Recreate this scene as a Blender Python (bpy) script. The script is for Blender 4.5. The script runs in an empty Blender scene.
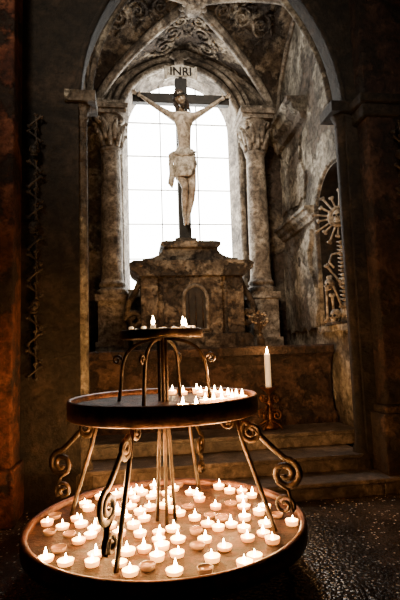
import bpy, math, random
from math import sin, cos, pi, sqrt, radians, atan2
from mathutils import Vector, Matrix
random.seed(7)
scene = bpy.context.scene
COL = scene.collection

# ---------------------------------------------------------------- materials
def new_mat(name):
    m = bpy.data.materials.new(name); m.use_nodes = True
    nt = m.node_tree; b = nt.nodes.get('Principled BSDF')
    return m, nt, b

def plaster(name, c1, c2, c3, scale=1.5, rough=0.85, bump=0.5, spec=0.3, fine=14.0, metallic=0.0, lo=.35, hi=.65, peel=None):
    m, nt, b = new_mat(name); N = nt.nodes; L = nt.links
    geo = N.new('ShaderNodeNewGeometry')
    n1 = N.new('ShaderNodeTexNoise'); n1.inputs['Scale'].default_value = scale
    n1.inputs['Detail'].default_value = 9; n1.inputs['Roughness'].default_value = .68
    n1.inputs['Distortion'].default_value = .6
    n2 = N.new('ShaderNodeTexNoise'); n2.inputs['Scale'].default_value = fine
    n2.inputs['Detail'].default_value = 6; n2.inputs['Roughness'].default_value = .7
    L.new(geo.outputs['Position'], n1.inputs['Vector']); L.new(geo.outputs['Position'], n2.inputs['Vector'])
    r = N.new('ShaderNodeValToRGB')
    r.color_ramp.elements[0].position = lo; r.color_ramp.elements[0].color = (*c1, 1)
    r.color_ramp.elements[1].position = hi; r.color_ramp.elements[1].color = (*c3, 1)
    e = r.color_ramp.elements.new((lo+hi)/2); e.color = (*c2, 1)
    L.new(n1.outputs['Fac'], r.inputs['Fac'])
    mix = N.new('ShaderNodeMix'); mix.data_type = 'RGBA'; mix.blend_type = 'MULTIPLY'
    mix.inputs['Factor'].default_value = .85
    r2 = N.new('ShaderNodeValToRGB')
    r2.color_ramp.elements[0].position = .38; r2.color_ramp.elements[0].color = (.2, .17, .14, 1)
    r2.color_ramp.elements[1].position = .58; r2.color_ramp.elements[1].color = (1, 1, 1, 1)
    L.new(n2.outputs['Fac'], r2.inputs['Fac'])
    L.new(r.outputs['Color'], mix.inputs[6]); L.new(r2.outputs['Color'], mix.inputs[7])
    col = mix.outputs[2]
    ad = N.new('ShaderNodeMath'); ad.operation = 'ADD'
    L.new(n1.outputs['Fac'], ad.inputs[0]); L.new(n2.outputs['Fac'], ad.inputs[1])
    hgt = ad.outputs[0]
    if peel:
        n3 = N.new('ShaderNodeTexNoise'); n3.inputs['Scale'].default_value = peel[1]
        n3.inputs['Detail'].default_value = 10; n3.inputs['Roughness'].default_value = .66
        L.new(geo.outputs['Position'], n3.inputs['Vector'])
        r3 = N.new('ShaderNodeValToRGB')
        r3.color_ramp.elements[0].position = .5; r3.color_ramp.elements[0].color = (0, 0, 0, 1)
        r3.color_ramp.elements[1].position = .55; r3.color_ramp.elements[1].color = (1, 1, 1, 1)
        L.new(n3.outputs['Fac'], r3.inputs['Fac'])
        vo = N.new('ShaderNodeTexVoronoi'); vo.inputs['Scale'].default_value = 7
        L.new(geo.outputs['Position'], vo.inputs['Vector'])
        m3 = N.new('ShaderNodeMix'); m3.data_type = 'RGBA'
        L.new(r3.outputs['Color'], m3.inputs['Factor']); L.new(col, m3.inputs[6])
        m4 = N.new('ShaderNodeMix'); m4.data_type = 'RGBA'; m4.blend_type = 'MULTIPLY'; m4.inputs['Factor'].default_value = .8
        m4.inputs[6].default_value = (*peel[0], 1); L.new(r2.outputs['Color'], m4.inputs[7])
        L.new(m4.outputs[2], m3.inputs[7])
        col = m3.outputs[2]
        sb = N.new('ShaderNodeMath'); sb.operation = 'MULTIPLY_ADD'; sb.inputs[1].default_value = -.8
        L.new(r3.outputs['Color'], sb.inputs[0]); L.new(hgt, sb.inputs[2])
        mv = N.new('ShaderNodeMath'); mv.operation = 'MULTIPLY'; L.new(r3.outputs['Color'], mv.inputs[0]); L.new(vo.outputs['Distance'], mv.inputs[1])
        s2 = N.new('ShaderNodeMath'); s2.operation = 'SUBTRACT'; L.new(sb.outputs[0], s2.inputs[0]); L.new(mv.outputs[0], s2.inputs[1])
        hgt = s2.outputs[0]
    L.new(col, b.inputs['Base Color'])
    bp = N.new('ShaderNodeBump'); bp.inputs['Strength'].default_value = bump; bp.inputs['Distance'].default_value = .06
    L.new(hgt, bp.inputs['Height']); L.new(bp.outputs['Normal'], b.inputs['Normal'])
    b.inputs['Roughness'].default_value = rough; b.inputs['Metallic'].default_value = metallic
    b.inputs['Specular IOR Level'].default_value = spec
    return m

def emis(name, col, strength, base=(1, .9, .7), rough=.4):
    m, nt, b = new_mat(name)
    b.inputs['Base Color'].default_value = (*base, 1); b.inputs['Roughness'].default_value = rough
    b.inputs['Emission Color'].default_value = (*col, 1); b.inputs['Emission Strength'].default_value = strength
    return m

M_wall_back = plaster('back_plaster', (.035, .026, .018), (.12, .093, .065), (.32, .265, .2), 1.8, peel=((.055, .038, .027), 1.7), bump=1.0)
M_wall_right = plaster('right_plaster', (.055, .046, .036), (.20, .175, .135), (.52, .47, .385), 1.5, bump=1.0, peel=((.10, .078, .058), 1.3))
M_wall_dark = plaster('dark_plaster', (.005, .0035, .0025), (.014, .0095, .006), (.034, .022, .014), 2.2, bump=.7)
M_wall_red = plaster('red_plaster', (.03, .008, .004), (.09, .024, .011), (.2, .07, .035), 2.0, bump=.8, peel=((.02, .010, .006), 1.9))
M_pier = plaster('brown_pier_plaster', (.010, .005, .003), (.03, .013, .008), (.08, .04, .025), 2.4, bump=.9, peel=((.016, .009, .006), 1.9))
M_vault = plaster('vault_plaster', (.03, .02, .012), (.11, .08, .052), (.34, .275, .195), 2.6, bump=.9, peel=((.04, .026, .016), 2.2))
M_stone = plaster('carved_stone', (.055, .045, .035), (.195, .16, .125), (.45, .395, .32), 3.0, bump=.7)
M_stone_d = plaster('retable_stone', (.035, .025, .017), (.12, .09, .064), (.33, .265, .19), 3.4, bump=1.0, peel=((.06, .044, .031), 3))
M_altar = plaster('altar_stone', (.018, .009, .0055), (.055, .030, .019), (.12, .07, .046), 2.0, bump=.8, peel=((.025, .015, .01), 2.5))
M_step = plaster('step_stone', (.025, .019, .014), (.09, .07, .052), (.23, .185, .145), 2.5, bump=.5, rough=.45, spec=.5)
M_iron = plaster('wrought_iron', (.02, .011, .006), (.045, .026, .014), (.11, .065, .034), 9, rough=.38, bump=.2, metallic=.7, spec=.5)
M_rim = plaster('copper_rim', (.07, .026, .011), (.15, .057, .025), (.28, .12, .055), 5, rough=.4, bump=.15, metallic=.6, spec=.5)
M_tray = plaster('tray_brass', (.010, .004, .0015), (.045, .018, .006), (.15, .065, .022), 9, rough=.55, bump=.5, metallic=0, spec=.25, fine=22)
M_wood = plaster('cross_wood', (.006, .005, .004), (.014, .011, .008), (.03, .022, .016), 5, rough=.6, bump=.2)
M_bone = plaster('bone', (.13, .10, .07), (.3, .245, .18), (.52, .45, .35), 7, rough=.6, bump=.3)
M_bone_dark = plaster('dark_bone', (.010, .007, .0045), (.028, .019, .012), (.075, .052, .034), 6, rough=.6, bump=.3)  # darker bone tone, used for the garlands
M_flesh = plaster('carved_flesh', (.25, .19, .135), (.46, .375, .285), (.68, .59, .47), 8, rough=.5, bump=.3, spec=.4)
M_cloth = plaster('loincloth', (.28, .235, .18), (.46, .41, .33), (.66, .59, .5), 8, rough=.7, bump=.3)
M_hair = plaster('hair', (.02, .012, .008), (.05, .03, .02), (.09, .06, .04), 20, rough=.6, bump=.5)
M_black = plaster('black_paint_and_hollow_shade', (.01, .008, .006), (.015, .012, .01), (.02, .016, .014), 5, bump=.05)  # lettering paint, also the painted-in shade of skull hollows
M_sign = plaster('parchment', (.5, .46, .38), (.64, .6, .52), (.76, .72, .64), 5, bump=.05)
M_wax = emis('candle_wax', (1, .62, .3), .5, (.95, .88, .76))
M_cup = emis('glowing_glass', (1, .36, .06), 4.2, (.9, .5, .2), .2)
M_pool = emis('molten_wax', (1, .55, .17), 16.0, (1, .8, .5), .2)
M_cup2 = emis('glowing_glass_dim', (1, .3, .05), 1.6, (.8, .4, .15), .2)
M_pool2 = emis('molten_wax_dim', (1, .5, .15), 6.0, (1, .7, .4), .2)
M_cupoff = emis('unlit_glass', (1, .4, .12), .15, (.3, .16, .07), .2)
M_flame = emis('flame', (1, .66, .28), 160)
M_glass = emis('window_glass', (1.0, .985, .93), 21, (.9, .95, 1))
M_bar = plaster('window_lead', (.4, .39, .36), (.5, .48, .45), (.6, .58, .54), 5, bump=.1)

def floor_mat():
    m, nt, b = new_mat('pebbled_floor'); N = nt.nodes; L = nt.links
    geo = N.new('ShaderNodeNewGeometry')
    v = N.new('ShaderNodeTexVoronoi'); v.inputs['Scale'].default_value = 40
    n = N.new('ShaderNodeTexNoise'); n.inputs['Scale'].default_value = 3; n.inputs['Detail'].default_value = 8
    L.new(geo.outputs['Position'], v.inputs['Vector']); L.new(geo.outputs['Position'], n.inputs['Vector'])
    r = N.new('ShaderNodeValToRGB')
    r.color_ramp.elements[0].position = .35; r.color_ramp.elements[0].color = (.012, .009, .007, 1)
    r.color_ramp.elements[1].position = .75; r.color_ramp.elements[1].color = (.08, .062, .048, 1)
    L.new(n.outputs['Fac'], r.inputs['Fac'])
    sep = N.new('ShaderNodeSeparateColor'); L.new(v.outputs['Color'], sep.inputs[0])
    th = N.new('ShaderNodeMath'); th.operation = 'GREATER_THAN'; th.inputs[1].default_value = .84
    L.new(sep.outputs[0], th.inputs[0])
    ds = N.new('ShaderNodeMath'); ds.operation = 'LESS_THAN'; ds.inputs[1].default_value = .33
    L.new(v.outputs['Distance'], ds.inputs[0])
    mu = N.new('ShaderNodeMath'); mu.operation = 'MULTIPLY'; L.new(th.outputs[0], mu.inputs[0]); L.new(ds.outputs[0], mu.inputs[1])
    mix = N.new('ShaderNodeMix'); mix.data_type = 'RGBA'
    L.new(mu.outputs[0], mix.inputs['Factor']); L.new(r.outputs['Color'], mix.inputs[6])
    mix.inputs[7].default_value = (.65, .57, .46, 1)
    L.new(mix.outputs[2], b.inputs['Base Color'])
    bp = N.new('ShaderNodeBump'); bp.inputs['Strength'].default_value = .5; bp.inputs['Distance'].default_value = .015
    bp.invert = True
    L.new(v.outputs['Distance'], bp.inputs['Height']); L.new(bp.outputs['Normal'], b.inputs['Normal'])
    b.inputs['Roughness'].default_value = .25
    return m
M_floor = floor_mat()

# ---------------------------------------------------------------- mesh builder
class B:
    def __init__(s):
        s.v = []; s.f = []; s.mi = []; s.sm = []; s.mats = []; s.M = Matrix.Identity(4)
    def m(s, mat):
        if mat not in s.mats: s.mats.append(mat)
        return s.mats.index(mat)
    def add(s, vs, fs, mat, smooth=False):
        o = len(s.v); k = s.m(mat)
        for p in vs: s.v.append(tuple(s.M @ Vector(p)))
        for f in fs:
            s.f.append([i+o for i in f]); s.mi.append(k); s.sm.append(smooth)
    def box(s, x0, x1, y0, y1, z0, z1, mat):
        s.add([(x0,y0,z0),(x1,y0,z0),(x1,y1,z0),(x0,y1,z0),(x0,y0,z1),(x1,y0,z1),(x1,y1,z1),(x0,y1,z1)],
              [(0,3,2,1),(4,5,6,7),(0,1,5,4),(1,2,6,5),(2,3,7,6),(3,0,4,7)], mat)
    def lathe(s, prof, c, mat, n=24, smooth=True, sx=1, sy=1):
        vs = []; fs = []
        for (r, z) in prof:
            for i in range(n):
                a = 2*pi*i/n; vs.append((c[0]+r*cos(a)*sx, c[1]+r*sin(a)*sy, c[2]+z))
        for j in range(len(prof)-1):
            for i in range(n):
                i2 = (i+1) % n
                fs.append((j*n+i, j*n+i2, (j+1)*n+i2, (j+1)*n+i))
        s.add(vs, fs, mat, smooth)
    def tube(s, pts, r, mat, n=8, closed=False, flat=1.0, up=None):
        pts = [Vector(p) for p in pts]; k = len(pts)
        rs = r if isinstance(r, (list, tuple)) else [r]*k
        vs = []; fs = []
        nrm = None
        for i in range(k):
            if closed: t = pts[(i+1) % k]-pts[i-1]
            else: t = pts[min(i+1, k-1)]-pts[max(i-1, 0)]
            t.normalize()
            if nrm is None:
                ref = Vector(up) if up else (Vector((0, 0, 1)) if abs(t.z) < .9 else Vector((1, 0, 0)))
                nrm = (ref - t*ref.dot(t)).normalized()
            else:
                nrm = (nrm - t*nrm.dot(t))
                nrm.normalize()
            bn = t.cross(nrm)
            for j in range(n):
                a = 2*pi*j/n
                vs.append(pts[i]+nrm*cos(a)*rs[i]+bn*sin(a)*rs[i]*flat)
        m = k if closed else k-1
        for i in range(m):
            i2 = (i+1) % k
            for j in range(n):
                j2 = (j+1) % n
                fs.append((i*n+j, i*n+j2, i2*n+j2, i2*n+j))
        if not closed:
            fs.append(tuple(range(n-1, -1, -1))); fs.append(tuple((k-1)*n+j for j in range(n)))
        s.add(vs, fs, mat, True)
    def ball(s, c, r, mat, n=12, fn=None):
        if not isinstance(r, (tuple, list)): r = (r, r, r)
        vs = []; fs = []; m = n
        for j in range(m+1):
            ph = pi*j/m
            for i in range(n*2):
                a = pi*i/n
                d = Vector((sin(ph)*cos(a), sin(ph)*sin(a), cos(ph)))
                p = Vector((d.x*r[0], d.y*r[1], d.z*r[2]))
                if fn: p = fn(d, p)
                vs.append(p+Vector(c))
        for j in range(m):
            for i in range(n*2):
                i2 = (i+1) % (n*2)
                fs.append((j*n*2+i, (j+1)*n*2+i, (j+1)*n*2+i2, j*n*2+i2))
        s.add(vs, fs, mat, True)
    def prism(s, outline, y0, y1, mat):
        n = len(outline)
        vs = [(x, y0, z) for x, z in outline]+[(x, y1, z) for x, z in outline]
        fs = [tuple(range(n)), tuple(range(2*n-1, n-1, -1))]
        for i in range(n):
            j = (i+1) % n; fs.append((j, i, i+n, j+n))
        s.add(vs, fs, mat)
    def arch_wall(s, x0, x1, z0, z1, cx, hw, zsill, zs, prof, y0, y1, mat, n=24, mat_in=None, hw2=None):
        mi = mat_in or mat; hw2 = hw2 or hw; k = hw2/hw
        T = [-cos(pi*i/n) for i in range(n+1)]
        for yy, w in ((y0, hw), (y1, hw2)):
            kk = w/hw
            s.add([(x0,yy,z0),(cx-w,yy,z0),(cx-w,yy,z1),(x0,yy,z1)], [(0,1,2,3)], mat)
            s.add([(cx+w,yy,z0),(x1,yy,z0),(x1,yy,z1),(cx+w,yy,z1)], [(0,1,2,3)], mat)
            if zsill > z0: s.add([(cx-w,yy,z0),(cx+w,yy,z0),(cx+w,yy,zsill),(cx-w,yy,zsill)], [(0,1,2,3)], mat)
            for i in range(n):
                a, b = T[i], T[i+1]
                s.add([(cx+a*w,yy,zs+prof(a)*kk),(cx+b*w,yy,zs+prof(b)*kk),(cx+b*w,yy,z1),(cx+a*w,yy,z1)], [(0,1,2,3)], mat)
        pa = [(cx-hw, zsill)]+[(cx+t*hw, zs+prof(t)) for t in T]+[(cx+hw, zsill)]
        pb = [(cx-hw2, zsill)]+[(cx+t*hw2, zs+prof(t)*k) for t in T]+[(cx+hw2, zsill)]
        m = len(pa)
        vs = [(x, y0, z) for x, z in pa]+[(x, y1, z) for x, z in pb]
        fs = [(i, (i+1) % m, (i+1) % m+m, i+m) for i in range(m)]
        s.add(vs, fs, mi)
    def obj(s, name, parent=None, bevel=0):
        me = bpy.data.meshes.new(name); me.from_pydata(s.v, [], s.f)
        for mt in s.mats: me.materials.append(mt)
        me.polygons.foreach_set('material_index', s.mi); me.polygons.foreach_set('use_smooth', s.sm)
        me.update()
        o = bpy.data.objects.new(name, me); COL.objects.link(o)
        if bevel:
            md = o.modifiers.new('bevel', 'BEVEL'); md.width = bevel; md.segments = 2; md.limit_method = 'ANGLE'
        if parent: o.parent = parent; o.matrix_parent_inverse = parent.matrix_world.inverted()
        return o

def empty(name, loc):
    e = bpy.data.objects.new(name, None); e.location = loc; e.empty_display_size = .1
    COL.objects.link(e); bpy.context.view_layer.update(); return e
def spiral(c, r0, r1, a0, turns, n, dirn):
    return [(c[0]+(r0+(r1-r0)*i/n)*cos(a0+dirn*2*pi*turns*i/n), c[1]+(r0+(r1-r0)*i/n)*sin(a0+dirn*2*pi*turns*i/n)) for i in range(n+1)]

rnd = lambda t: sqrt(max(0, 1-t*t))
def pointed(t): return sqrt(max(0, 4-(1+abs(t))**2))/sqrt(3)

# ---------------------------------------------------------------- room
XL, XR, YB, YF = -.72, 2.62, 7.8, 5.2
WX = .85
b = B(); b.box(-4.2, 6, -3.2, 8.6, -.1, 0, M_floor); b.obj('floor')

b = B(); hw = 1.0
b.arch_wall(-.9, 2.8, 0, 7.3, WX, hw, 2.5, 5.42, lambda t: rnd(t)*hw, 7.8, 8.2, M_wall_back, mat_in=M_stone, hw2=.9)
b.obj('wall_back')
b = B(); gw = .94
out = [(WX-gw, 2.45)]+[(WX+gw, 2.45)]+[(WX+gw*cos(a), 5.42+gw*sin(a)) for a in [pi*i/24 for i in range(25)]]
b.add([(x, 8.17, z) for x, z in out], [tuple(range(len(out)))], M_glass)
for dx in (-.33, .33):
    zt = 5.42+sqrt(gw*gw-dx*dx)
    b.box(WX+dx-.01, WX+dx+.01, 8.13, 8.165, 2.5, zt, M_bar)
z = 3.1
while z < 6.2:
    w = gw if z < 5.42 else sqrt(max(.01, gw*gw-(z-5.42)**2))
    b.box(WX-w, WX+w, 8.13, 8.165, z-.008, z+.008, M_bar); z += .62
b.obj('window_1')
b = B()
for R, r, y in ((1.04, .055, 7.77), (1.17, .045, 7.76), (1.28, .03, 7.77)):
    b.tube([(WX+R*cos(a), y, 5.42+R*sin(a)) for a in [pi*i/32 for i in range(33)]], r, M_stone, 10)
for sgn in (-1, 1):
    b.tube([(WX+sgn*1.04, 7.77, 2.5), (WX+sgn*1.04, 7.77, 5.42)], .055, M_stone, 10)
b.box(WX-1.1, WX+1.1, 7.62, 7.85, 2.38, 2.5, M_stone)
for i in range(9):
    a = pi*(.12+.76*i/8)
    c = Vector((WX, 7.7, 6.5))
    d = Vector((cos(a), 0, sin(a)))
    b.tube([c, c+d*.08+Vector((0, -.04, 0)), c+d*.16+Vector((0, -.05, 0)), c+d*.2+Vector((0, -.02, 0))], [.02, .03, .025, .008], M_stone, 6)
b.ball((WX, 7.68, 6.48), (.09, .07, .09), M_stone, 10)
b.obj('trim_1')

Mx = Matrix(((0, 1, 0, 0), (1, 0, 0, 0), (0, 0, 1, 0), (0, 0, 0, 1)))
b = B(); b.M = Mx
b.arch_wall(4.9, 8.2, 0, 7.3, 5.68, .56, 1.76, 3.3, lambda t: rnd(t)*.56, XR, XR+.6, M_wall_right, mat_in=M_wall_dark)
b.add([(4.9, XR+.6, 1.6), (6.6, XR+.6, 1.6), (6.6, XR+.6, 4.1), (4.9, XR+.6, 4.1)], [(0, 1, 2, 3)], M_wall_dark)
rr = random.Random(3)
def slab(y0_, y1_, z0_, z1_, th):
    o = []
    n_ = 9
    for i in range(n_): o.append((y0_+(y1_-y0_)*i/n_+rr.uniform(-.04, .04), z0_+rr.uniform(-.05, .06)))
    for i in range(n_): o.append((y1_+rr.uniform(-.05, .05), z0_+(z1_-z0_)*i/n_+rr.uniform(-.04, .04)))
    for i in range(n_): o.append((y1_-(y1_-y0_)*i/n_+rr.uniform(-.04, .04), z1_+rr.uniform(-.08, .08)-.25*sin(pi*i/n_)))
    for i in range(n_): o.append((y0_+rr.uniform(-.06, .06)+.12*sin(pi*2*i/n_), z1_-(z1_-z0_)*i/n_))
    b.prism(o, XR-th, XR+.02, M_wall_right)
slab(6.45, 7.72, 1.75, 3.2, .06)
slab(6.7, 7.7, 3.75, 4.75, .035)
b.obj('wall_right')
b = B()
def cornice(y0, y1, z, d, mat):
    prof = [(0, -.16), (.05, -.15), (.07, -.08), (.13, -.05), (.15, .02), (.19, .03), (.19, .08), (0, .09)]
    vs = []; n = len(prof)
    for yy in (y0, y1):
        for dx, dz in prof: vs.append((XR-dx*d, yy, z+dz*d))
    fs = [(i, i+1, i+1+n, i+n) for i in range(n-1)]+[tuple(range(n)), tuple(range(2*n-1, n-1, -1))]
    b.add(vs, fs, mat)
cornice(6.5, 7.8, 5.15, 1.5, M_wall_right)
cornice(6.35, 7.8, 3.45, .9, M_wall_right)
b.tube([(XR-.01, 5.68+.62*t, zz) for t, zz in [(1, 1.8), (1, 3.3)]]+[(XR-.01, 5.68+.62*cos(a), 3.3+.62*sin(a)) for a in [pi*i/20 for i in range(1, 20)]]+[(XR-.01, 5.68-.62, 3.3), (XR-.01, 5.68-.62, 1.8)], .035, M_wall_right, 8)
b.box(XR-.06, XR+.55, 5.05, 6.35, 1.68, 1.76, M_wall_right)
b.obj('trim_2')

b = B(); b.box(XL-.3, XL, 5.2, 8.2, 0, 7.3, M_wall_back)
b.obj('wall_left')

AX, AH, AS, AR = .95, 1.5, 4.2, 2.25
b = B()
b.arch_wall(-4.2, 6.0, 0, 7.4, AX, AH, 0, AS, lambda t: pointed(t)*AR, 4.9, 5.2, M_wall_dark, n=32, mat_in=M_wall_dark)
b.obj('wall_front')
b = B()
T = [-cos(pi*i/40) for i in range(41)]
for off, r, y in ((0, .03, 4.9), (.1, .035, 4.95)):
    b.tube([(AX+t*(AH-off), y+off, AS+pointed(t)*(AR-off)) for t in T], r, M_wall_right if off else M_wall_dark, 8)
for sg in (-1, 1):
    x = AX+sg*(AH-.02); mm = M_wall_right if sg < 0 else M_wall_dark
    b.lathe([(.12, 0), (.12, .3), (.1, .34), (.085, .4), (.06, .46), (.06, 4.0), (.075, 4.02), (.06, 4.06), (.09, 4.12), (.13, 4.2), (.14, 4.26), (0, 4.27)], (x, 5.0, 0), mm, 16)
    b.box(x-.16, x+.16, 4.85, 5.2, 4.16, 4.28, mm)
b.obj('trim_3')

b = B()
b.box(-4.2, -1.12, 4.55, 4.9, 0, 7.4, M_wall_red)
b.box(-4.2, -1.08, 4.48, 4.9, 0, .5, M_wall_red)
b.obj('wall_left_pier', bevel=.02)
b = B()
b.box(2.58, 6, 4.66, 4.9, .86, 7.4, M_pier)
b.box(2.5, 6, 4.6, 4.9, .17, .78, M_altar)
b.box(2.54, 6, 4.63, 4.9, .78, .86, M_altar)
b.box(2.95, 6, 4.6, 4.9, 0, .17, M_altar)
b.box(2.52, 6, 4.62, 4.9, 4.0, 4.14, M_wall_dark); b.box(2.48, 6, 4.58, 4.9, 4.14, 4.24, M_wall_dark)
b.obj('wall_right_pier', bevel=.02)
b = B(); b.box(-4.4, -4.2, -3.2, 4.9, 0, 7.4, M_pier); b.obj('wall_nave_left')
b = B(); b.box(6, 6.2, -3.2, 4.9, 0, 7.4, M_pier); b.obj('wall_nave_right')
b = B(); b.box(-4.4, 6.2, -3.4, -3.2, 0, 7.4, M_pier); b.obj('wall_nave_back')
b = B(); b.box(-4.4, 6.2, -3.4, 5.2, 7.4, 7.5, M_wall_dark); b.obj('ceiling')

VS, VH = 5.2, 1.55
b = B(); n = 40; vs = []; fs = []
cx, hx = (XL+XR)/2, (XR-XL)/2; cy, hy = (YF+YB)/2, (YB-YF)/2
vz = lambda x, y: VS+VH*max(pointed(max(-1, min(1, (x-cx)/hx))), pointed(max(-1, min(1, (y-cy)/hy))))
for j in range(n+1):
    for i in range(n+1):
        sx = -1+2*i/n; sy = -1+2*j/n
        vs.append((cx+sx*hx, cy+sy*hy, VS+VH*max(pointed(sx), pointed(sy))))
for j in range(n):
    for i in range(n):
        a = j*(n+1)+i; fs.append((a, a+1, a+n+2, a+n+1))
b.add(vs, fs, M_vault)
TT = [-1+2*i/48 for i in range(49)]
for sg in (-1, 1):
    b.tube([(cx+t*hx, cy+sg*t*hy, VS+VH*pointed(t)-.05) for t in TT], .075, M_stone, 8)
    b.tube([(cx+t*hx, cy+sg*t*hy, VS+VH*pointed(t)-.12) for t in TT], .03, M_stone, 8)
b.tube([(cx+t*hx, YB-.03, VS+VH*pointed(t)-.02) for t in TT], .05, M_stone, 8)
b.tube([(XR-.03, cy+t*hy, VS+VH*pointed(t)-.02) for t in TT], .04, M_stone, 8)
b.tube([(XL+.03, cy+t*hy, VS+VH*pointed(t)-.02) for t in TT], .04, M_stone, 8)
b.lathe([(0, -.26), (.1, -.25), (.15, -.19), (.16, -.12), (.22, -.08), (.22, .02)], (cx, cy, VS+VH), M_stone, 20)
for i in range(10):
    a = 2*pi*i/10; b.ball((cx+.17*cos(a), cy+.17*sin(a), VS+VH-.17), (.05, .05, .05), M_stone, 6)
for (sx_, sy_) in ((0, 1), (-1, 0), (1, 0)):
    for side in (-1, 1):
        for k_, (dd, rad, off) in enumerate(((.42, .13, .14), (.7, .17, .24), (.98, .17, .36))):
            if sy_: c = (cx+side*off, cy+dd)
            else: c = (cx+sx_*(dd*1.15), cy+side*off*.85)
            pts = [(x, y, vz(x, y)-.02) for x, y in spiral(c, rad, .02, k_*2+side, 1.7, 30, side)]
            b.tube(pts, [.026*(1-.5*i/30) for i in range(31)], M_vault, 6)
            for q in range(5):
                a = q*1.25; p0 = Vector((c[0]+rad*cos(a), c[1]+rad*sin(a), 0)); p1 = Vector((c[0]+rad*1.5*cos(a+.5), c[1]+rad*1.5*sin(a+.5), 0))
                pm = (p0+p1)/2
                b.tube([(p.x, p.y, vz(p.x, p.y)-.02) for p in (p0, pm, p1)], [.012, .032, .006], M_vault, 6)
for x in (XL, XR):
    s_ = .08 if x < 0 else -.08
    b.lathe([(.0, -.35), (.05, -.28), (.07, -.15), (.13, -.05), (.14, .02), (0, .03)], (x+s_, YB-.1, VS), M_stone, 14)
b.obj('ceiling_vault')

# ---------------------------------------------------------------- steps & altar
b = B()
for (xa, xb, xc, y, z0) in ((-.54, 2.44, 2.93, 4.58, 0), (-.54, 2.44, 2.44, 4.93, .17), (-.7, 2.6, 2.6, 5.4, .34)):
    b.box(xa, xb, y, 7.78, z0, z0+.125, M_step); b.box(xa, xb, y-.03, 7.78, z0+.125, z0+.17, M_step)
    if xc > xb:
        b.box(xb, xc, y, 4.89, z0, z0+.125, M_step); b.box(xb, xc, y-.03, 4.89, z0+.125, z0+.17, M_step)
b.obj('altar_steps', bevel=.012)

b = B()
prof = [(5.93, .51), (5.93, .62), (5.99, .66), (6.03, .72), (6.06, .85), (6.06, 1.15), (6.03, 1.28), (5.97, 1.36), (5.95, 1.4), (5.9, 1.41), (5.9, 1.5), (5.93, 1.52)]
x0, x1 = -.68, 2.58
vs = []; k = len(prof)
for x in (x0, x1):
    for y, z in prof: vs.append((x, y, z))
    vs += [(x, 7.78, 1.52), (x, 7.78, .51)]
k2 = k+2
fs = [(i, i+k2, (i+1) % k2+k2, (i+1) % k2) for i in range(k2)]+[tuple(range(k2)), tuple(range(2*k2-1, k2-1, -1))]
b.add(vs, fs, M_altar)
b.obj('altar')

b = B(); RX = .84
def prism2(half, y0, y1, mat):
    o = [(RX-half[0][0], half[0][1])]+[(RX+x, z) for x, z in half]+[(RX-x, z) for x, z in reversed(half[1:])]
    b.prism(o, y0, y1, mat)
prism2([(.86, 1.521), (.86, 1.66), (.8, 1.72)], 6.6, 7.6, M_stone_d)
prism2([(.74, 1.72), (.74, 2.58)], 6.75, 7.5, M_stone_d)
prism2([(.42, 1.72), (.42, 2.58)], 6.66, 7.4, M_stone_d)
for sg in (-1, 1):
    b.box(RX+sg*.62-.12, RX+sg*.62+.12, 6.68, 7.4, 1.72, 2.56, M_stone_d)
    c = (RX+sg*.84, 1.95)
    pts = []
    for i in range(30):
        a = i/29*2.6*pi; r = .13*(1-i/36)
        pts.append((c[0]+sg*r*cos(a), 6.9, c[1]+r*sin(a)))
    pts = [(RX+sg*.74, 6.9, 2.55), (RX+sg*.8, 6.9, 2.4), (RX+sg*.92, 6.9, 2.2)]+pts
    b.tube(pts, .045, M_stone_d, 8, flat=2.0)
prism2([(.76, 2.56), (.8, 2.6), (.88, 2.66), (.9, 2.74), (.84, 2.78)], 6.6, 7.5, M_stone_d)
sh = [(.72, 2.78), (.7, 2.84)]+[(.7-.3*sin(a), 2.84+.16*(1-cos(a))*1.0) for a in [pi/2*i/8 for i in range(1, 9)]]
prism2(sh, 6.78, 7.4, M_stone_d)
prism2([(.40, 3.0), (.44, 3.03), (.44, 3.07), (.38, 3.09)], 6.72, 7.42, M_stone_d)
TX = RX+.03
fr = [(TX-.17, 1.78), (TX-.17, 2.22)]+[(TX+.17*cos(a), 2.22+.2*sin(a)) for a in [pi-pi*i/12 for i in range(1, 12)]]+[(TX+.17, 2.22), (TX+.17, 1.78)]
b.tube([(x, 6.655, z) for x, z in fr], .03, M_stone, 8, closed=True, up=(0, 1, 0))
door = [(TX-.15, 1.8), (TX+.15, 1.8), (TX+.15, 2.22)]+[(TX+.15*cos(a), 2.22+.17*sin(a)) for a in [pi*i/12 for i in range(1, 12)]]+[(TX-.15, 2.22)]
b.prism(door, 6.645, 6.67, M_wood)
for i in range(3): b.tube([(TX-.1+.1*i, 6.64, 1.82), (TX-.1+.1*i, 6.64, 2.3)], .008, M_iron, 6)
b.obj('retable_plinth')

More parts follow.
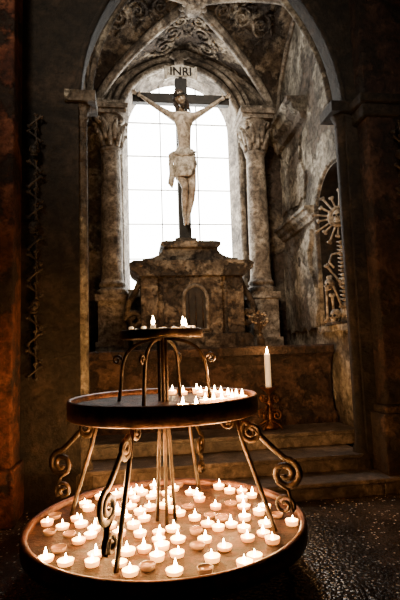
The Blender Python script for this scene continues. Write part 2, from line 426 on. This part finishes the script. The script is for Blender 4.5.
def column(name, x, y):
    b = B()
    b.box(x-.25, x+.25, y-.25, y+.3, 1.521, 1.66, M_stone)
    b.box(x-.21, x+.21, y-.21, y+.3, 1.66, 2.28, M_stone)
    b.box(x-.25, x+.25, y-.25, y+.3, 2.28, 2.38, M_stone)
    b.lathe([(.24, 2.38), (.25, 2.42), (.24, 2.46), (.2, 2.48), (.19, 2.5), (.21, 2.53), (.21, 2.56), (.175, 2.6), (.165, 2.75), (.17, 3.5), (.15, 4.68), (.17, 4.7), (.17, 4.74), (.15, 4.76), (.16, 4.9), (.2, 5.15), (.25, 5.26), (0, 5.27)], (x, y, 0), M_stone, 28)
    for row, (z0, z1, rr, n, ph) in enumerate(((4.76, 4.98, .16, 8, 0), (4.86, 5.14, .18, 8, pi/8))):
        for i in range(n):
            a = 2*pi*i/n+ph; d = Vector((cos(a), sin(a), 0)); c = Vector((x, y, 0))
            pts = [c+d*rr+Vector((0, 0, z0)), c+d*(rr+.02)+Vector((0, 0, (z0+z1)/2)), c+d*(rr+.06)+Vector((0, 0, z1-.03)), c+d*(rr+.1)+Vector((0, 0, z1)), c+d*(rr+.11)+Vector((0, 0, z1-.04))]
            b.tube(pts, [.035, .045, .035, .025, .012], M_stone, 8, flat=1.3)
    for i in range(4):
        a = pi/4+i*pi/2; d = Vector((cos(a), sin(a), 0)); c = Vector((x, y, 5.18))
        pts = []
        for j in range(16):
            t = j/15*2.6*pi; r = .07*(1-j/20)
            pts.append(c+d*(.24+r*cos(t+pi*.5))+Vector((0, 0, r*sin(t+pi*.5))))
        b.tube(pts, .02, M_stone, 6, flat=1.6)
    b.box(x-.26, x+.26, y-.26, y+.3, 5.25, 5.32, M_stone)
    b.box(x-.29, x+.29, y-.29, y+.34, 5.32, 5.4, M_stone)
    b.box(x-.2, x+.2, y+.0, y+.38, 5.4, 5.6, M_stone)
    b.obj(name, bevel=.008)
column('corinthian_column', -.33, 7.42)
column('corinthian_column.001', 2.06, 7.42)

# ---------------------------------------------------------------- crucifix
CX, CY = .8, 7.1
E = empty('crucifix', (CX, CY, 3.095))
b = B()
b.box(CX-.095, CX+.095, CY-.06, CY+.06, 3.095, 5.8, M_wood)
b.box(CX-.77, CX+.77, CY-.055, CY+.055, 5.38, 5.54, M_wood)
b.box(CX-.16, CX+.16, CY-.12, CY+.12, 3.095, 3.2, M_stone_d)
b.obj('cross', E, bevel=.01)
b = B(); nn = 14
top = [(CX-.23+.46*i/nn, 5.96+.05*sin(i/nn*pi)) for i in range(nn+1)]
for i in range(nn):
    (xa, za), (xb, zb) = top[i], top[i+1]
    b.add([(xa, CY-.075, za-.19), (xb, CY-.075, zb-.19), (xb, CY-.075, zb), (xa, CY-.075, za), (xa, CY-.055, za-.19), (xb, CY-.055, zb-.19), (xb, CY-.055, zb), (xa, CY-.055, za)],
          [(0, 1, 2, 3), (7, 6, 5, 4), (3, 2, 6, 7), (0, 4, 5, 1)], M_sign)
b.tube([(CX-.24, CY-.07, 5.76), (CX-.24, CY-.07, 5.98)], .022, M_sign, 8); b.tube([(CX+.24, CY-.07, 5.76), (CX+.24, CY-.07, 5.98)], .022, M_sign, 8)
b.box(CX-.03, CX+.03, CY-.055, CY, 5.75, 5.95, M_wood)
b.obj('inri_scroll', E)
tc = bpy.data.curves.new('inri_text', 'FONT'); tc.body = 'INRI'; tc.size = .19; tc.align_x = 'CENTER'; tc.extrude = .003; tc.offset = .004
tc.materials.append(M_black)
to = bpy.data.objects.new('inri_text', tc); to.location = (CX, CY-.08, 5.835); to.rotation_euler = (pi/2, 0, 0)
COL.objects.link(to); to.parent = E; to.matrix_parent_inverse = E.matrix_world.inverted()

def skin(name, verts, edges, radii, root, mat, parent, sub=2):
    me = bpy.data.meshes.new(name); me.from_pydata(verts, edges, []); me.update()
    me.materials.append(mat)
    o = bpy.data.objects.new(name, me); COL.objects.link(o)
    md = o.modifiers.new('skin', 'SKIN'); md.use_smooth_shade = True
    sv = me.skin_vertices[0].data
    for i, r in enumerate(radii):
        sv[i].radius = r if isinstance(r, tuple) else (r, r); sv[i].use_root = (i == root)
    s = o.modifiers.new('sub', 'SUBSURF'); s.levels = sub; s.render_levels = sub
    if parent: o.parent = parent; o.matrix_parent_inverse = parent.matrix_world.inverted()
    return o

y0 = CY-.16
V = [(0, y0, 4.42), (0.01, y0-.01, 4.58), (.01, y0-.03, 4.78), (0, y0-.04, 4.95), (0, y0-.04, 5.08), (-.01, y0-.05, 5.17), (-.03, y0-.09, 5.24)]
R = [(.135, .10), (.105, .08), (.13, .1), (.15, .105), (.1, .075), (.05, .05), (.05, .05)]
Ed = [(0, 1), (1, 2), (2, 3), (3, 4), (4, 5), (5, 6)]
def addv(p, r, link):
    V.append(p); R.append(r); Ed.append((link, len(V)-1)); return len(V)-1
hands = []
for sg in (-1, 1):
    s1 = addv((sg*.15, y0-.03, 5.08), .07, 4)
    s1b = addv((sg*.24, y0-.02, 5.14), .055, s1)
    e = addv((sg*.42, y0+.02, 5.27), .038, s1b)
    f = addv((sg*.5, y0+.04, 5.34), .04, e)
    w = addv((sg*.63, y0+.07, 5.45), .024, f)
    hd = addv((sg*.69, y0+.075, 5.48), (.018, .036), w)
    hands.append((sg, V[hd]))
kx = .05
for sg in (-1, 1):
    h = addv((sg*.085, y0, 4.34), .1, 0)
    t = addv((sg*.085+.01, y0-.05, 4.15), .085, h)
    k = addv((sg*.055+kx, y0-.13, 3.93), .056, t)
    c = addv((sg*.05+kx*.7, y0-.06, 3.75), .055, k)
    a = addv((sg*.03+.01, y0-.01+(.0 if sg < 0 else -.03), 3.52), .03, c)
    ft = addv((sg*.02+.0, y0-.07+(.0 if sg < 0 else -.03), 3.43), (.036, .026), a)
    tt = addv((sg*.02+.0, y0-.11+(.0 if sg < 0 else -.03), 3.35), (.036, .018), ft)
V2 = [(CX+x, y, z) for x, y, z in V]
skin('christ_body', V2, Ed, R, 0, M_flesh, E)
b = B()
for sg, hd in hands:
    c = Vector((CX+hd[0], hd[1], hd[2]))
    for i, (a, l) in enumerate(((-.1, .075), (.2, .085), (.5, .08), (.8, .065))):
        d = Vector((sg*cos(a+.1), 0, sin(a+.1)))
        p0 = c+d*.02; p1 = p0+d*l*.5+Vector((0, -.012, 0)); p2 = p1+d*l*.35+Vector((0, -.03, 0)); p3 = p2+Vector((0, -.02, 0))-d*.012
        b.tube([p0, p1, p2, p3], [.011, .010, .009, .006], M_flesh, 8)
    d = Vector((sg*-.15, -.3, .95)).normalized()
    p0 = c-Vector((sg*.03, 0, 0)); b.tube([p0, p0+d*.04, p0+d*.07], [.013, .011, .007], M_flesh, 8)
    b.ball(c+Vector((0, -.03, 0)), .012, M_iron, 6)
b.obj('fingers', E)
b = B()
hm = Matrix.Translation((CX-.045, y0-.13, 5.32)) @ Matrix.Rotation(radians(-20), 4, 'Y') @ Matrix.Rotation(radians(22), 4, 'X')
b.M = hm
def headf(d, p):
    p = Vector(p)
    if d.z < 0: p.x *= 1-.35*(-d.z); 
    if d.y < 0:
        g = lambda cx, cz, s: math.exp(-(((d.x-cx)**2+(d.z-cz)**2)/(s*s)))
        p.y -= .03*math.exp(-((d.x/.13)**2+((d.z+.12)/.24)**2))
        p.y += .016*(g(.34, .08, .2)+g(-.34, .08, .2))
        p.y -= .008*g(0, -.45, .2); p.y -= .012*g(0, -.85, .3)
    return p
b.ball((0, 0, 0), (.078, .095, .122), M_flesh, 20, headf)
for sg in (-1, 1): b.ball((sg*.078, .01, -.01), (.012, .022, .032), M_flesh, 8)
def hairf(d, p):
    p = Vector(p); k = 1+.06*sin(atan2(d.y, d.x)*14); p.x *= k; p.y *= k
    if d.y < -.2 and d.z < .45: p *= .6
    return p
b.ball((0, .022, .022), (.09, .1, .122), M_hair, 20, hairf)
for sg in (-1, 1):
    for j in range(4):
        o = j*.02
        b.tube([(sg*.075, .02+o, .04), (sg*.092, .0+o, -.05), (sg*.088, -.01+o, -.14), (sg*.1, -.02+o, -.22)], [.02, .024, .02, .006], M_hair, 8)
b.ball((0, -.055, -.105), (.048, .04, .05), M_hair, 10)
for k in range(3):
    b.tube([(.096*cos(a), .01+.112*sin(a), .055+.012*sin(5*a+k*2)) for a in [2*pi*i/40 for i in range(40)]], .008, M_wood, 6, closed=True)
for i in range(16):
    a = 2*pi*i/16; p = Vector((.1*cos(a), .01+.115*sin(a), .055)); b.tube([p, p+Vector((.03*cos(a), .03*sin(a), .02*(-1)**i))], [.004, .001], M_wood, 5)
b.obj('christ_head', E)
b = B(); vs = []; fs = []; n = 64; rows = [(4.56, .12, .09), (4.54, .14, .11), (4.46, .155, .125), (4.38, .168, .14), (4.28, .17, .155), (4.2, .165, .16), (4.12, .155, .16), (4.1, .13, .14)]
for j, (z, rx, ry) in enumerate(rows):
    for i in range(n):
        a = 2*pi*i/n; k = 1+.06*sin(9*a+j*.7)+.035*sin(17*a+z*20)
        vs.append((CX+.005+rx*cos(a)*k, y0-.02-.008*j+ry*sin(a)*k*.85, z+.03*sin(a*2+1)*min(1, j/3)+.04*cos(a)*(j/7)))
for j in range(len(rows)-1):
    for i in range(n):
        fs.append((j*n+i, (j+1)*n+i, (j+1)*n+(i+1) % n, j*n+(i+1) % n))
b.add(vs, fs, M_cloth, True)
b.tube([(CX-.15, y0-.05, 4.5), (CX-.2, y0-.07, 4.44), (CX-.21, y0-.07, 4.3), (CX-.19, y0-.07, 4.15), (CX-.22, y0-.07, 4.0), (CX-.2, y0-.07, 3.93)], [.03, .05, .04, .055, .05, .01], M_cloth, 12, flat=.6)
b.tube([(CX-.16, y0-.08, 4.48), (CX-.05, y0-.15, 4.42), (CX+.08, y0-.14, 4.44), (CX+.17, y0-.04, 4.52)], [.03, .028, .028, .02], M_cloth, 10)
b.obj('loincloth', E)

# ---------------------------------------------------------------- bones
def bone(b, p, q, r=.016, mat=None):
    mat = mat or M_bone
    p = Vector(p); q = Vector(q); d = (q-p).normalized(); L = (q-p).length
    b.tube([p, p+d*L*.12, p+d*L*.5, p+d*L*.88, q], [r*1.5, r*.95, r*.75, r*.95, r*1.5], mat, 8)
    s = d.orthogonal().normalized()
    for e in (p, q):
        b.ball(e+s*r, r*1.25, mat, 6); b.ball(e-s*r, r*1.25, mat, 6)
def skull(b, c, s, yaw, mat=None):
    mat = mat or M_bone
    Mo = b.M.copy(); b.M = Mo @ Matrix.Translation(c) @ Matrix.Rotation(yaw, 4, 'Z') @ Matrix.Scale(s, 4)
    def sf(d, p):
        p = Vector(p)
        if d.z < -.2: p.x *= .8; p.z *= .85
        return p
    b.ball((0, .15, .1), (.62, .8, .68), mat, 12, sf)
    b.ball((0, -.42, -.32), (.36, .3, .4), mat, 10)
    for sg in (-1, 1):
        b.ball((sg*.24, -.6, -.02), (.17, .12, .15), M_black, 8); b.ball((sg*.42, -.4, -.2), (.15, .2, .1), mat, 8)  # black balls put the shade of the eye sockets into colour
    b.ball((0, -.68, -.28), (.08, .08, .12), M_black, 6)
    b.tube([(-.4, -.05, -.4), (-.36, -.3, -.7), (-.16, -.62, -.82), (.16, -.62, -.82), (.36, -.3, -.7), (.4, -.05, -.4)], .1, mat, 8)
    for i in range(7): b.ball((-.21+.07*i, -.7+.02*abs(i-3), -.6), (.035, .03, .08), mat, 5)
    b.M = Mo

b = B(); OX, OY = 2.74, 5.84
b.M = Matrix.Translation((OX, OY, 0)) @ Matrix.Rotation(radians(-40), 4, 'Z')
zc = 3.2
for i in range(18):
    a = 2*pi*i/18+.1; r1 = .36 if i % 2 == 0 else .27
    bone(b, (.09*cos(a), -.02, zc+.09*sin(a)), (r1*cos(a), -.02-.05*(i % 2), zc+r1*sin(a)), .017)
b.tube([(.12*cos(a), -.05, zc+.12*sin(a)) for a in [2*pi*i/24 for i in range(24)]], .028, M_bone, 8, closed=True, up=(0, 1, 0))
skull(b, (0, -.08, zc), .11, 0)
z = 2.86
while z > 1.98:
    b.ball((0, 0, z), (.036, .036, .024), M_bone, 6)
    for sg in (-1, 1): b.tube([(0, 0, z), (sg*.06, .01, z+.016)], [.014, .007], M_bone, 6)
    b.tube([(0, 0, z), (0, -.055, z-.01)], [.014, .007], M_bone, 6)
    z -= .055
for sg in (-1, 1):
    bone(b, (sg*.02, -.04, 2.3), (sg*.2, -.05, 2.56), .018)
    bone(b, (sg*.03, -.04, 2.0), (sg*.17, -.05, 2.4), .02)
    bone(b, (sg*.14, -.04, 1.82), (sg*.15, -.04, 2.16), .022)
    bone(b, (sg*.24, -.02, 1.82), (sg*.22, -.03, 2.3), .02)
    b.tube([(0, -.03, 2.72), (sg*.12, -.05, 2.7), (sg*.16, -.05, 2.6), (sg*.1, -.05, 2.52)], .014, M_bone, 6)
    skull(b, (sg*.17, -.08, 2.2 if sg > 0 else 2.3), .1, sg*.4)
    skull(b, (sg*.1, -.12, 1.88), .115, sg*.3)
b.lathe([(.26, 1.761), (.26, 1.79), (.2, 1.8), (0, 1.81)], (0, 0, 0), M_stone_d, 16)
b.ball((0, 0, 1.88), (.09, .08, .12), M_bone, 10)
b.obj('bone_monstrance')

def garland(name, x, y, z0, z1):
    b = B(); z = z1; i = 0
    b.tube([(x, y+.02, z0), (x, y+.02, z1+.05)], .012, M_iron, 6)
    while z > z0:
        if i % 5 == 2: skull(b, (x, y-.05, z), .085, 0, M_bone_dark)
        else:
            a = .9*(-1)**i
            bone(b, (x-.1*cos(a), y-.03, z-.07*sin(a)), (x+.1*cos(a), y-.03, z+.07*sin(a)), .013, M_bone_dark)
            bone(b, (x+.02, y-.03, z-.08), (x+.01, y-.03, z+.07), .012, M_bone_dark)
        z -= .16; i += 1
    b.obj(name)
garland('bone_garland', -.98, 4.86, 1.25, 3.9)
garland('bone_garland.001', 2.9, 4.62, 2.3, 3.85)

# ---------------------------------------------------------------- candle stand
SX, SY = .2, 3.5
ZL = .29
ZM = 1.135
E2 = empty('candle_stand', (SX, SY, 0))
def tray(b, r, z0, z1, zp, rimw, mat):
    b.lathe([(0, zp-.012), (r-.01, zp-.012), (r-.01, z0), (r+rimw*.3, z0-.006), (r+rimw, z0), (r+rimw*1.1, (z0+z1)/2), (r+rimw, z1), (r+rimw*.4, z1+.01), (r-.012, z1), (r-.012, zp)], (SX, SY, 0), mat, 96)
    b.lathe([(r-.012, zp), (0, zp)], (SX, SY, 0), M_tray, 96)
b = B(); tray(b, .945, .23, .33, ZL, .03, M_rim); b.obj('lower_tray', E2)
b = B(); tray(b, .66, 1.055, 1.17, ZM, .02, M_rim); b.obj('middle_tray', E2)
b = B(); tray(b, .29, 1.595, 1.645, 1.62, .012, M_iron); b.obj('upper_tray', E2)
b = B()
for i in range(3):
    a = 2*pi*i/3+.5
    b.tube([(SX+.075*cos(a), SY+.075*sin(a), .26), (SX+.03*cos(a), SY+.03*sin(a), 1.1), (SX+.03*cos(a), SY+.03*sin(a), 1.6)], .013, M_iron, 8)
b.lathe([(.03, 0), (.055, .01), (.03, .03)], (SX, SY, .97), M_iron, 12)
b.lathe([(.12, 0), (.12, .02), (.04, .05), (.03, .28)], (SX, SY, .0), M_iron, 16)
def bez(p0, p1, p2, p3, n=12):
    return [tuple((1-t)**3*a+3*(1-t)**2*t*b_+3*(1-t)*t*t*c+t**3*d for a, b_, c, d in zip(p0, p1, p2, p3)) for t in [i/n for i in range(1, n)]]
for ang in (155, 245, 335, 65):
    a = radians(ang); d = Vector((cos(a), sin(a), 0)); c = Vector((SX, SY, 0))
    P = lambda q: c+d*q[0]+Vector((0, 0, q[1]))
    b.tube([P((.52, 1.07)), P((.59, .82)), P((.72, .45)), P((.8, .2)), P((.84, .02)), P((.88, .012))], .016, M_iron, 8)
    up = spiral((.64, .93), .012, .07, 0, 1.6, 26, -1)
    lo = spiral((.86, .66), .1, .02, pi*.5, 1.7, 32, -1)
    path = up+bez(up[-1], (up[-1][0]+.0, up[-1][1]+.08), (.74, .84), lo[0], 10)+lo
    b.tube([P(q) for q in path], .0135, M_iron, 8, flat=1.6)
    lo2 = spiral((.84, .46), .07, .015, -pi*.2, 1.5, 24, 1)
    path = [(.8, .6), (.87, .56)]+lo2
    b.tube([P(q) for q in path], .012, M_iron, 8, flat=1.6)
    s3 = spiral((.47, 1.0), .05, .012, 0, 1.3, 18, -1)
    b.tube([P(q) for q in [(.54, 1.06)]+s3], .011, M_iron, 8, flat=1.4)
    arm = [(.36, 1.12), (.34, 1.26), (.33, 1.37)]+bez((.33, 1.37), (.31, 1.51), (.25, 1.57), (.04, 1.59), 8)+[(.04, 1.59)]
    b.tube([P(q) for q in arm], .013, M_iron, 8)
    s4 = spiral((.37, 1.44), .04, .01, pi, 1.2, 16, -1)
    b.tube([P(q) for q in s4], .009, M_iron, 6)
b.obj('iron_frame', E2)

def flame(b, x, y, z, s=1.0):
    b.lathe([(0, 0), (.007*s, .006*s), (.0105*s, .017*s), (.008*s, .03*s), (.003*s, .046*s), (0, .058*s)], (x, y, z), M_flame, 8)
cups = []
tries = 0
while len(cups) < 98 and tries < 12000:
    tries += 1
    r = .88*sqrt(random.random()); a = random.random()*2*pi
    x, y = r*cos(a), r*sin(a)
    if r < .15: continue
    if any(abs(r-.78) < .07 and abs(((a-radians(q)+pi) % (2*pi))-pi) < .09 for q in (155, 245, 335, 65)): continue
    if all((x-u)**2+(y-v)**2 > .1**2 for u, v, _ in cups): cups.append((x, y, random.random()))
E3 = empty('votive_candles', (SX, SY, ZL))
b = B(); bf = B()
def votive(b, px, py, z, R0, h, mo, mp):
    b.lathe([(0, 0), (R0*.85, 0), (R0, h), (R0*.93, h)], (px, py, z), mo, 16)
    b.lathe([(R0*.93, h), (R0*.88, h*.75), (0, h*.7)], (px, py, z), mp, 16)
for x, y, q in cups:
    px, py = SX+x, SY+y; R0 = random.uniform(.043, .05); h = random.uniform(.02, .034)
    mo, mp = (M_cup, M_pool) if q < .58 else ((M_cup2, M_pool2) if q < .84 else (M_cupoff, M_cupoff))
    votive(b, px, py, ZL+.001, R0, h, mo, mp)
    if q < .84: flame(bf, px+random.uniform(-.008, .008), py, ZL+h*.65, random.uniform(.7, 1.2))
b.obj('glass_cups', E3); bf.obj('flames', E3)
E4 = empty('taper_candles', (SX, SY, ZM)); b = B(); bf = B()
for i in range(16):
    a = radians(-80+i*10.5+random.uniform(-3, 3)); r = .52+random.uniform(-.1, .07)
    px, py = SX+r*cos(a), SY+r*sin(a)
    h = random.uniform(.025, .045)
    votive(b, px, py, ZM+.001, .037, h, M_cup, M_pool)
    flame(bf, px, py, ZM+h*.7, 1.0)
for i in range(20):
    a = 2*pi*i/20; px, py = SX+.235*cos(a), SY+.235*sin(a); h = random.uniform(.035, .06)
    b.lathe([(.018, 0), (.018, h), (.01, h+.004), (0, h)], (px, py, 1.621), M_wax, 10)
    if i in (17, 14, 2): flame(bf, px, py, 1.621+h, 1.2)
b.obj('candle_bodies', E4); bf.obj('flames_upper', E4)

b = B(); KX, KY = 1.62, 5.72
E5 = empty('altar_candlestick', (KX, KY, .51))
b.lathe([(.0, .52), (.1, .52), (.11, .54), (.05, .58), (.025, .62), (.04, .66), (.025, .7), (.02, .78), (.045, .82), (.02, .86), (.02, .93), (.06, .97), (.1, 1.0), (.105, 1.02), (.05, 1.01), (0, 1.01)], (KX, KY, 0), M_rim, 20)
for i in range(4):
    a = pi/4+i*pi/2
    d = Vector((cos(a), sin(a), 0)); c = Vector((KX, KY, 0))
    q = spiral((.1, .68), .065, .015, pi*.7, 1.4, 20, -1)
    b.tube([c+d*.02+Vector((0, 0, .82))]+[c+d*u+Vector((0, 0, v)) for u, v in q], .012, M_rim, 6)
    q = spiral((.09, .88), .045, .012, -pi*.7, 1.4, 20, 1)
    b.tube([c+d*u+Vector((0, 0, v)) for u, v in q], .011, M_rim, 6)
    b.tube([c+d*.03+Vector((0, 0, .62)), c+d*.14+Vector((0, 0, .56)), c+d*.17+Vector((0, 0, .525))], .012, M_rim, 6)
b.obj('iron_stem', E5)
b = B(); b.lathe([(.036, 0), (.036, .4), (.03, .41), (.012, .4), (0, .4)], (KX, KY, 1.01), M_wax, 16); b.obj('candle', E5)
b = B(); flame(b, KX, KY, 1.42, 1.6); b.obj('flame', E5)

b = B(); fx, fy = 1.72, 6.35
b.lathe([(0, 0), (.05, 0), (.06, .06), (.045, .12), (.03, .15), (.04, .18), (.03, .17), (0, .16)], (fx, fy, 1.521), M_stone_d, 16)
for i in range(22):
    a = random.random()*2*pi; s_ = random.uniform(.04, .16); h = random.uniform(.12, .32)
    e = (fx+s_*cos(a), fy+s_*sin(a), 1.68+h)
    b.tube([(fx, fy, 1.66), (fx+s_*.3*cos(a), fy+s_*.3*sin(a), 1.68+h*.6), e], .004, M_hair, 5)
    b.ball(e, (.022, .022, .014), M_bone, 5)
b.obj('flower_vase')

# ---------------------------------------------------------------- lights
def light(name, kind, loc, energy, col, size=.05, aim=None, spread=None):
    l = bpy.data.lights.new(name, kind); l.energy = energy; l.color = col
    if kind == 'AREA':
        l.size = size
        if spread: l.spread = radians(spread)
    else: l.shadow_soft_size = size
    o = bpy.data.objects.new(name, l); o.location = loc
    if aim: o.rotation_euler = (Vector(aim)-Vector(loc)).to_track_quat('-Z', 'Y').to_euler()
    COL.objects.link(o); return o
W = (1, .45, .14)
for i in range(6):
    a = 2*pi*i/6+.3; r = .5
    light('candle_light', 'POINT', (SX+r*cos(a), SY+r*sin(a), .62), 30, W, .08)
light('candle_light', 'POINT', (SX+.5, SY, 1.36), 34, W, .04)
light('candle_light', 'POINT', (SX+.35, SY-.4, 1.36), 16, W, .04)
light('candle_light', 'POINT', (SX+.15, SY-.1, 1.82), 8, W, .04)
light('candle_light', 'POINT', (KX, KY, 1.54), 14, W, .03)
light('nave_fill', 'AREA', (-2.4, -1.5, 6.2), 50, (1, .84, .64), 1.6, (1.6, 7.2, 4.0), 40)  # added fill lamp, unseen behind the camera, brightens the chapel
light('vault_fill', 'AREA', (.95, 5.5, 6.1), 42, (1, .88, .72), 1.0, (.95, 7.6, 4.4))  # added fill lamp hidden above the front arch, lights corpus and retable

w = bpy.data.worlds.new('World'); scene.world = w; w.use_nodes = True
w.node_tree.nodes['Background'].inputs[0].default_value = (.7, .6, .5, 1)
w.node_tree.nodes['Background'].inputs[1].default_value = .05

# ---------------------------------------------------------------- camera
cd = bpy.data.cameras.new('camera'); cam = bpy.data.objects.new('camera', cd); COL.objects.link(cam)
cd.sensor_fit = 'VERTICAL'; cd.sensor_height = 36; cd.sensor_width = 24; cd.lens = 28.3; cd.clip_start = .05
cam.matrix_world = Matrix.Translation((0, 0, 1.5)) @ Matrix.Rotation(radians(-8), 4, 'Z') @ Matrix.Rotation(radians(96), 4, 'X') @ Matrix.Rotation(radians(-1.9), 4, 'Z')
scene.camera = cam
